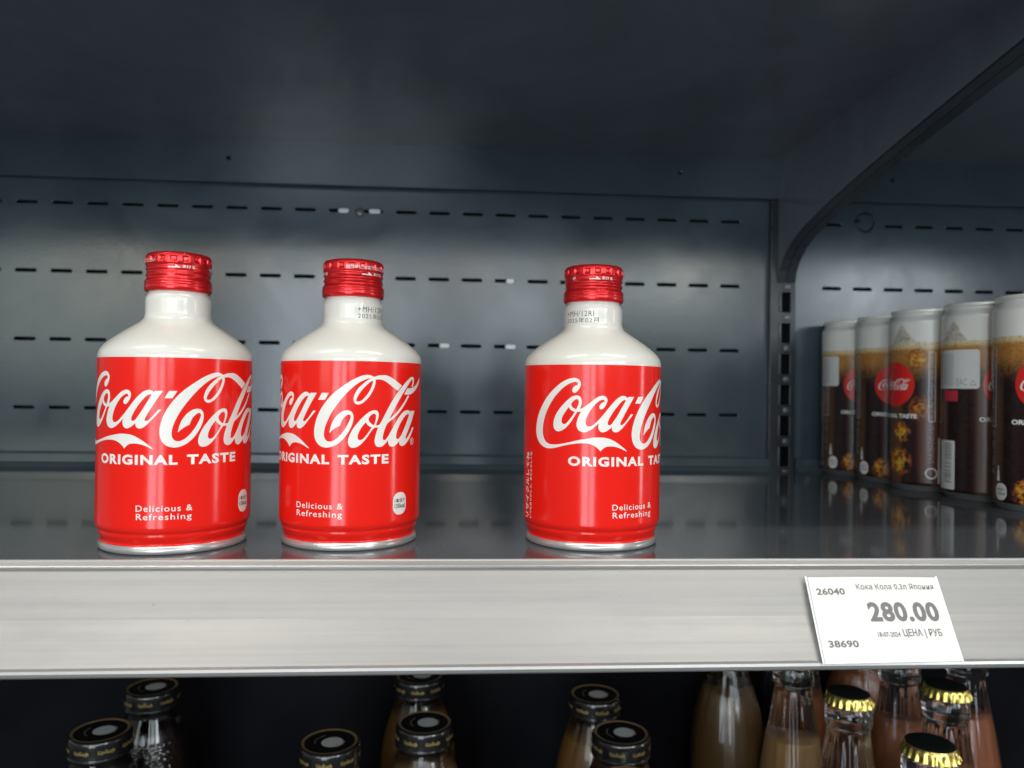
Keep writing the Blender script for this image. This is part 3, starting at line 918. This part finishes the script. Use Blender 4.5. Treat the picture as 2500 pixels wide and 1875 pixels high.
def make_can():
    t = empty('drink_can', (0, 0, 0))
    SEG = 200
    zs_ = [4.6, 5.4]+[6.2+i*0.85 for i in range(142)]
    zs_ = [q for q in zs_ if q < 126.8]+[126.8]
    v, f, cols = [], [], []
    for z_ in zs_:
        rr = CR-0.55*sstep(6.2, 4.6, z_)
        for k in range(SEG):
            a = 2*PI*k/SEG
            v.append((rr*math.sin(a)*MM, -rr*math.cos(a)*MM, z_*MM))
            cols.append(can_colour(360*k/SEG, z_))
    for i in range(len(zs_)-1):
        for k in range(SEG):
            k2 = (k+1) % SEG
            f.append((i*SEG+k, i*SEG+k2, (i+1)*SEG+k2, (i+1)*SEG+k))
    me = mesh('can_body', v, f)
    at = me.color_attributes.new('print', 'FLOAT_COLOR', 'POINT')
    at.data.foreach_set('color', [q for c in cols for q in (*c, 1.0)])
    body = obj('body', me, M['can'], t)
    neck = smooth_profile([(26.5, 126.8), (26.3, 128.2), (25.5, 130.0), (24.5, 131.6), (24.0, 132.8), (24.1, 133.6), (25.0, 134.3), (25.4, 135.2), (25.3, 136.2), (24.7, 136.6), (24.1, 136.0), (23.8, 133.0), (22, 131.5), (0.1, 131.5)], 3)
    obj('neck', lathe('can_neck', neck, 96), M['canwhite'], t)
    base = smooth_profile([(0.1, 6.0), (18, 3.0), (21.0, 0.4), (22.2, 0.0), (23.0, 0.5), (23.8, 1.8), (24.9, 3.2), (25.95, 4.6)], 3)
    obj('base', lathe('can_base', base, 96), M['canmetal'], t)
    dg = CR*PI/180
    for face in (0, 180):
        x0 = face*dg
        dc = obj('disc', bent('disc', flat_fill([circle(x0, 80.0, 17.0, 64)]), CR, 1.0, 0.04), M['disc'], body)
        lv, lf = logo_flat(-7.3, 61.6, 28.5/106.5, 28.5/106.5, 2)
        obj('logo', bent('disc_logo', ([(a+x0, b_+80.0, 0) for a, b_, _ in lv], lf), CR, 1.0, 0.08), M['canwhiteink'], body)
        obj('lettering', bent('can_text', text('ORIGINAL TASTE', 38.0, 3.2, x0-19.1, 54.5, 0.55, 1.02), CR, 1.0, 0.05), M['canwhiteink'], body)
    obj('calorie_badge', bent('can_badge', flat_fill([rrect(-57*dg, 11.4, 8.8, 10.8, 4.0, 8)]), CR, 1.0, 0.05), M['canwhiteink'], body)
    T = [text('1本当り', 6.4, 1.9, -57*dg-3.2, 11.9, 0.12), text('113kcal', 6.4, 1.9, -57*dg-3.2, 9.3, 0.14)]
    obj('lettering', bent('can_badge_text', join_flat(*T), CR, 1.0, 0.09), M['black_ink'], body)
    # small bottle pictogram above the badge
    pic = [(-1.3, 18), (1.3, 18), (1.2, 20.5), (0.75, 22), (1.0, 23.6), (0.45, 25.6), (0.45, 27.6), (-0.45, 27.6), (-0.45, 25.6), (-1.0, 23.6), (-0.75, 22), (-1.2, 20.5)]
    obj('pictogram', bent('pictogram', flat_fill([[(q[0]-62*dg, q[1]) for q in pic]]), CR, 1.0, 0.05), M['canwhiteink'], body)
    # columns of small print: outlined strips with rows of tiny marks
    rnd = random.Random(3)
    marks = []
    for xa, xb, za, zb in ((-78*dg, -69.5*dg, 53.2, 103.4), (-78*dg, -70*dg, 22, 50), (58*dg, 66*dg, 22, 103.4)):
        z_ = za
        while z_ < zb:
            xx = xa
            while xx < xb-0.5:
                wd = rnd.uniform(0.5, 1.3)
                if rnd.random() < 0.72:
                    x1 = min(xx+wd, xb)
                    marks.append(([(xx, z_, 0), (x1, z_, 0), (x1, z_+rnd.uniform(0.35, 0.6), 0), (xx, z_+0.45, 0)], [(0, 1, 2, 3)]))
                xx += wd+0.35
            z_ += 1.1
    obj('small_print', bent('small_print', join_flat(*marks), CR, 0, 0.05), M['cangrey'], body)['kind'] = 'stuff'
    fr = flat_fill([rrect(-73.8*dg, 78.3, 4.9, 52, 0.8, 4), rrect(-73.8*dg, 78.3, 4.2, 51.3, 0.6, 4)])
    fr2 = flat_fill([rrect(62*dg, 78.3, 4.7, 52, 0.8, 4), rrect(62*dg, 78.3, 4.0, 51.3, 0.6, 4)])
    obj('print_frame', bent('print_frame', fr, CR, 1.0, 0.05), M['canwhiteink'], body)
    obj('print_frame', bent('print_frame', fr2, CR, 1.0, 0.05), M['canwhiteink'], body)
    obj('recycling_mark', bent('recycling_mark', flat_fill([circle(62*dg, 14, 4.2, 24), circle(62*dg, 14, 3.2, 24)]), CR, 1.0, 0.05), M['canwhiteink'], body)
    # bar code block and red box above it
    bc = obj('bar_code', bent('bar_code', flat_fill([rrect(88*dg, 23.5, 15.5, 34.2, 1.0, 4)]), CR, 1.0, 0.05), M['canwhiteink'], body)
    bars = []
    z_ = 11.0
    while z_ < 38.5:
        h_ = rnd.choice((0.35, 0.5, 0.8, 1.1))
        bars.append(([(80.5*dg+1.5, z_, 0), (80.5*dg+8.5, z_, 0), (80.5*dg+8.5, z_+h_, 0), (80.5*dg+1.5, z_+h_, 0)], [(0, 1, 2, 3)]))
        z_ += h_+rnd.choice((0.4, 0.55, 0.9))
    obj('bars', bent('bars', join_flat(*bars), CR, 1.0, 0.09), M['cangrey'], body)
    obj('red_box', bent('red_box', flat_fill([rrect(96*dg, 72, 12.0, 7.6, 0.5, 3)]), CR, 1.0, 0.05), M['redink'], body)
    return t


def sticker(parent, deg0, deg1, z0, z1, rot):
    """paper import sticker; its square code is left blank."""
    dg = CR*PI/180
    xa, xb = deg0*dg, deg1*dg
    st = obj('sticker', bent('sticker', flat_fill([rrect((xa+xb)/2, (z0+z1)/2, xb-xa, z1-z0, 2.0, 5)]), CR, 1.0, 0.12), M['sticker'], parent)
    st.rotation_euler = (0, 0, rot)
    rnd = random.Random(11)
    mk = []
    z_ = z1-3.0
    while z_ > z0+2:
        xx = xa+2
        lim = xa+(xb-xa)*0.55
        while xx < lim:
            wd = rnd.uniform(0.6, 1.8)
            mk.append(([(xx, z_, 0), (min(xx+wd, lim), z_, 0), (min(xx+wd, lim), z_+0.5, 0), (xx, z_+0.5, 0)], [(0, 1, 2, 3)]))
            xx += wd+0.4
        z_ -= 1.15
    if xb-xa > 30:
        mk.append(text('EAC', 7.5, 5.0, xb-15.0, z0+2.0, 0.0))
        mk.append(([(xb-6.2, z0+2.2, 0), (xb-1.8, z0+2.2, 0), (xb-2.6, z0+2.9, 0), (xb-5.4, z0+2.9, 0)], [(0, 1, 2, 3)]))
        mk.append(([(xb-6.2, z0+2.3, 0), (xb-5.5, z0+3.0, 0), (xb-4.0, z0+5.4, 0), (xb-4.0, z0+6.4, 0)], [(0, 1, 2, 3)]))
        mk.append(([(xb-1.8, z0+2.3, 0), (xb-4.0, z0+6.3, 0), (xb-3.9, z0+5.3, 0), (xb-2.6, z0+3.0, 0)], [(0, 1, 2, 3)]))
    obj('sticker_print', bent('sticker_print', join_flat(*mk), CR, 1.0, 0.16), M['cangrey'], st)


can = make_can()
CANS = [(407.3, 347.0, -7.5, 'farthest dark can, against the back panel, small sticker at its left'),
        (412.1, 296.0, -17.4, 'second dark can from the back panel, left half of a red disc in view'),
        (412.1, 245.0, -86.0, 'middle can of the row, yellow ice and right half of red disc showing'),
        (422.0, 194.0, 180.8, 'dark can with large white import sticker and bar code'),
        (423.8, 143.5, -30.0, 'nearest dark can, cut off by the right edge of the picture')]
for i, (x, y, ang, lab) in enumerate(CANS):
    o = can if i == 0 else copy_tree(can)
    o.location = (x*MM, y*MM, 0)
    o.rotation_euler = (0, 0, D2R(ang))
    tag(o, lab, 'can', 'row of dark drink cans in the right bay')
    CANS[i] = o
sticker(CANS[0], -7.5-93, -7.5-46, 79, 105.3, D2R(7.5))
sticker(CANS[3], -124, -40, 77, 104, -D2R(180.8))

# ------------------------------------------------------------------ bottles on the lower shelf
JH = 178.0       # juice bottle height, lid top
JG = smooth_profile([(28.5, 0.3), (31.0, 3.0), (31.5, 10), (31.5, 60), (31.3, 90), (30.6, 112), (29.0, 126), (26.0, 138), (22.6, 148), (20.0, 155), (18.6, 159), (18.2, 163), (18.4, 166)], 3)
LIDP = smooth_profile([(18.6, 162.9), (20.3, 163.0), (20.75, 163.6), (20.8, 164.6), (20.5, 165.2), (20.45, 168.0), (20.45, 173.0), (20.3, 175.2), (19.6, 176.9), (18.6, 177.7), (18.0, 177.8), (17.4, 177.5), (16.6, 177.3), (8, 177.3), (0.05, 177.3)], 3)


def lug(a, r, z_):
    return r+(0.10*math.cos(4*a) if z_ < 168 else 0)


def studs(a, r, z_):
    if 70 < z_ < 141:
        row = (z_-70)/5.6
        ph = (a*34/(2*PI)+0.5*(int(row) % 2)) % 1.0-0.5
        dz_ = (row % 1.0)-0.5
        q = max(0.0, 1-((ph/0.36)**2+(dz_/0.36)**2))
        return r+0.9*math.sqrt(q)
    return r


def make_juice(drink, studded, fill):
    t = empty('juice_bottle', (0, 0, 0))
    if studded:
        dense = []
        for (r0, z0), (r1, z1) in zip(JG, JG[1:]):
            n = max(1, int((z1-z0)/0.9))
            dense += [(r0+(r1-r0)*k/n, z0+(z1-z0)*k/n) for k in range(n)]
        g = lathe('juice_glass_studded', dense+[JG[-1]], 204, studs)
    else:
        g = lathe('juice_glass', JG, 72)
    obj('glass', g, M['glass'], t)
    inner = [(0.1, 4.0)]+[(r-2.2, max(z_, 4.0)) for r, z_ in JG if z_ < fill]
    inner += [(inner[-1][0], fill), (0.1, fill)]
    obj('drink', lathe('juice_drink', inner, 48), drink, t)
    lid = obj('lid', lathe('juice_lid', LIDP, 120, lug), M['lid'], t)
    obj('gold_ring', lathe('gold_ring', [(16.9, 177.46), (17.5, 177.70), (18.1, 177.90), (18.65, 177.78)], 96), M['gold'], lid)
    v, f = flat_fill([circle(2.2, -0.6, 7.3, 40)])
    obj('sticker', mesh('lid_sticker', [(a*MM, b_*MM, 177.42*MM) for a, b_, _ in v], f), M['sticker'], lid, False)
    # worn emblem arcs round the sticker
    arcs = []
    for a0, a1, rr in ((130, 215, 10.2), (-40, 20, 10.4)):
        pts = [(rr*math.cos(D2R(a0+(a1-a0)*k/14)), rr*math.sin(D2R(a0+(a1-a0)*k/14))) for k in range(15)]
        pts += [((rr-0.7)*math.cos(D2R(a1-(a1-a0)*k/14)), (rr-0.7)*math.sin(D2R(a1-(a1-a0)*k/14))) for k in range(15)]
        arcs.append(flat_fill([pts]))
    v, f = join_flat(*arcs)
    obj('emblem', mesh('lid_emblem', [(a*MM, b_*MM, 177.40*MM) for a, b_, _ in v], f), M['gold'], lid, False)
    k = 20.5*PI/180
    T = [text('Արմալե', 10.2, 3.3, a0*k, 168.6, 0.15) for a0 in range(-180, 180, 45)]
    obj('lettering', bent('lid_text', join_flat(*T), 20.45, 0.8, 0.10), M['goldink'], lid)
    return t


jb = {'dark': make_juice(M['cola'], True, 150), 'amber': make_juice(M['amber'], False, 146)}
JUICE = [('dark', -192.7, 224.7, 20, 'black lidded dark bottle at lower left, the nearer of the left pair'),
         ('dark', -188.0, 302.1, 38, 'black lidded studded dark bottle behind the nearest one at lower left'),
         ('amber', -32.6, 201.9, -15, 'black lidded bottle low between the left and middle red bottles'),
         ('amber', 30.0, 229.6, 5, 'black lidded amber juice bottle below the middle red bottle, full lid in view'),
         ('amber', 21.6, 320.0, 30, 'amber juice bottle behind another, lid cut by the rail'),
         ('amber', 162.0, 276.3, -8, 'amber juice bottle farther back below the right red bottle'),
         ('amber', 168.1, 208.0, 12, 'amber juice bottle in the middle of the right lidded row, sticker in view'),
         ('amber', 159.0, 141.0, -25, 'nearest lidded juice bottle at the bottom edge, only its lid rim showing')]
seen = set()
for kind, x, y, rz, lab in JUICE:
    o = jb[kind] if kind not in seen else copy_tree(jb[kind])
    seen.add(kind)
    o.location = (x*MM, y*MM, LZ*MM)
    o.rotation_euler = (0, 0, D2R(rz))
    tag(o, lab, 'bottle', 'black lidded bottles on the lower shelf')

LH = 214.0
LG = smooth_profile([(23.5, 0.3), (26, 3), (26.4, 12), (26.4, 70), (26.2, 92), (25.4, 112), (23.0, 130), (20.0, 148), (17.0, 163), (14.9, 176), (13.9, 186), (13.6, 190), (14.3, 191.6), (15.2, 192.6), (15.4, 195), (15.2, 201), (14.6, 203.5), (13.6, 206), (13.3, 209)], 3)


def flute(a, r, z_):
    if 90 < z_ < 189:
        k = min(1, (z_-90)/30, (189-z_)/12)
        return r+0.42*k*math.cos(18*a+0.012*(z_-90))
    return r


CRN = [(16.2, 206.6), (15.7, 207.6), (15.0, 209.2), (14.5, 210.8), (14.1, 212.2), (13.5, 213.2), (12.4, 213.8), (10, 214.0), (0.05, 214.0)]


def teeth(a, r, z_):
    q = max(0.0, (212.4-z_)/5.8)
    return r+q*0.75*math.cos(21*a)-0.25*q


def make_lemonade(drink, fill, LG, lab=False):
    t = empty('lemonade_bottle', (0, 0, 0))
    dense = []
    for (r0, z0), (r1, z1) in zip(LG, LG[1:]):
        n = max(1, int((z1-z0)/3))
        dense += [(r0+(r1-r0)*k/n, z0+(z1-z0)*k/n) for k in range(n)]
    obj('glass', lathe('lemonade_glass', dense+[LG[-1]], 144, flute), M['glass'], t)
    inner = [(0.1, 4.0)]+[(r-2.4, max(z_, 4.0)) for r, z_ in LG if z_ < fill]
    inner += [(inner[-1][0], fill), (0.1, fill)]
    obj('drink', lathe('lemonade_drink', inner, 48), drink, t)
    cp = obj('crown_cap', lathe('crown_skirt', CRN[:6], 210, teeth), M['crowngold'], t)
    obj('crown_top', lathe('crown_top', [(13.52, 213.22)]+CRN[6:], 96), M['crowntop'], cp)
    if lab:
        obj('paper_label', bent('lem_label', flat_fill([rrect(0, 108, 20, 26, 2, 4)]), lambda z_: 28.6 if z_ is not None else 28.6, 1.0, 0.6), M['orangelabel'], t)
    return t


LG2 = smooth_profile([(27, 0.3), (29.8, 3), (30.2, 12), (30.2, 110), (29.6, 130), (27.6, 146), (23.6, 162), (18.6, 176), (15.2, 186), (13.9, 191), (14.6, 192.6), (15.3, 194), (15.3, 201), (14.6, 203.5), (13.6, 206), (13.3, 209)], 3)
lb = {'honey': make_lemonade(M['honey'], 150, LG), 'orange': make_lemonade(M['orange'], 160, LG), 'wide': make_lemonade(M['darkhoney'], 170, LG2), 'wideo': make_lemonade(M['orange'], 176, LG2)}
LEM = [('honey', 320.3, 183.6, 0, 'crown capped glass bottle of pale drink, black cap in full view left of the others'),
       ('orange', 396.9, 194.2, 11, 'crown capped glass bottle at lower right, just below the price tag corner'),
       ('honey', 330.3, 108.2, 23, 'nearest crown capped bottle at the bottom edge, cap largest in view'),
       ('honey', 315.0, 259.0, 31, 'glass bottle with cap cut off by the rail, left of the crown caps'),
       ('wide', 280.0, 306.0, 7, 'wide shouldered amber bottle farthest left in the lemonade group, in shadow'),
       ('orange', 403.0, 262.0, 17, 'orange drink bottle behind the gap between two black crown caps'),
       ('orange', 467.0, 274.0, 40, 'orange drink bottle at the lower right corner'),
       ('orange', 349.0, 320.0, 3, 'reddish drink bottle deep behind the leftmost full crown cap'),
       ('wideo', 406.0, 331.0, 12, 'wide reddish drink bottle at the very back, between the two right crown caps')]
seen = set()
for kind, x, y, rz, lab in LEM:
    o = lb[kind] if kind not in seen else copy_tree(lb[kind])
    seen.add(kind)
    o.location = (x*MM, y*MM, LZ*MM)
    o.rotation_euler = (0, 0, D2R(rz))
    tag(o, lab, 'bottle', 'crown capped bottles on the lower shelf')
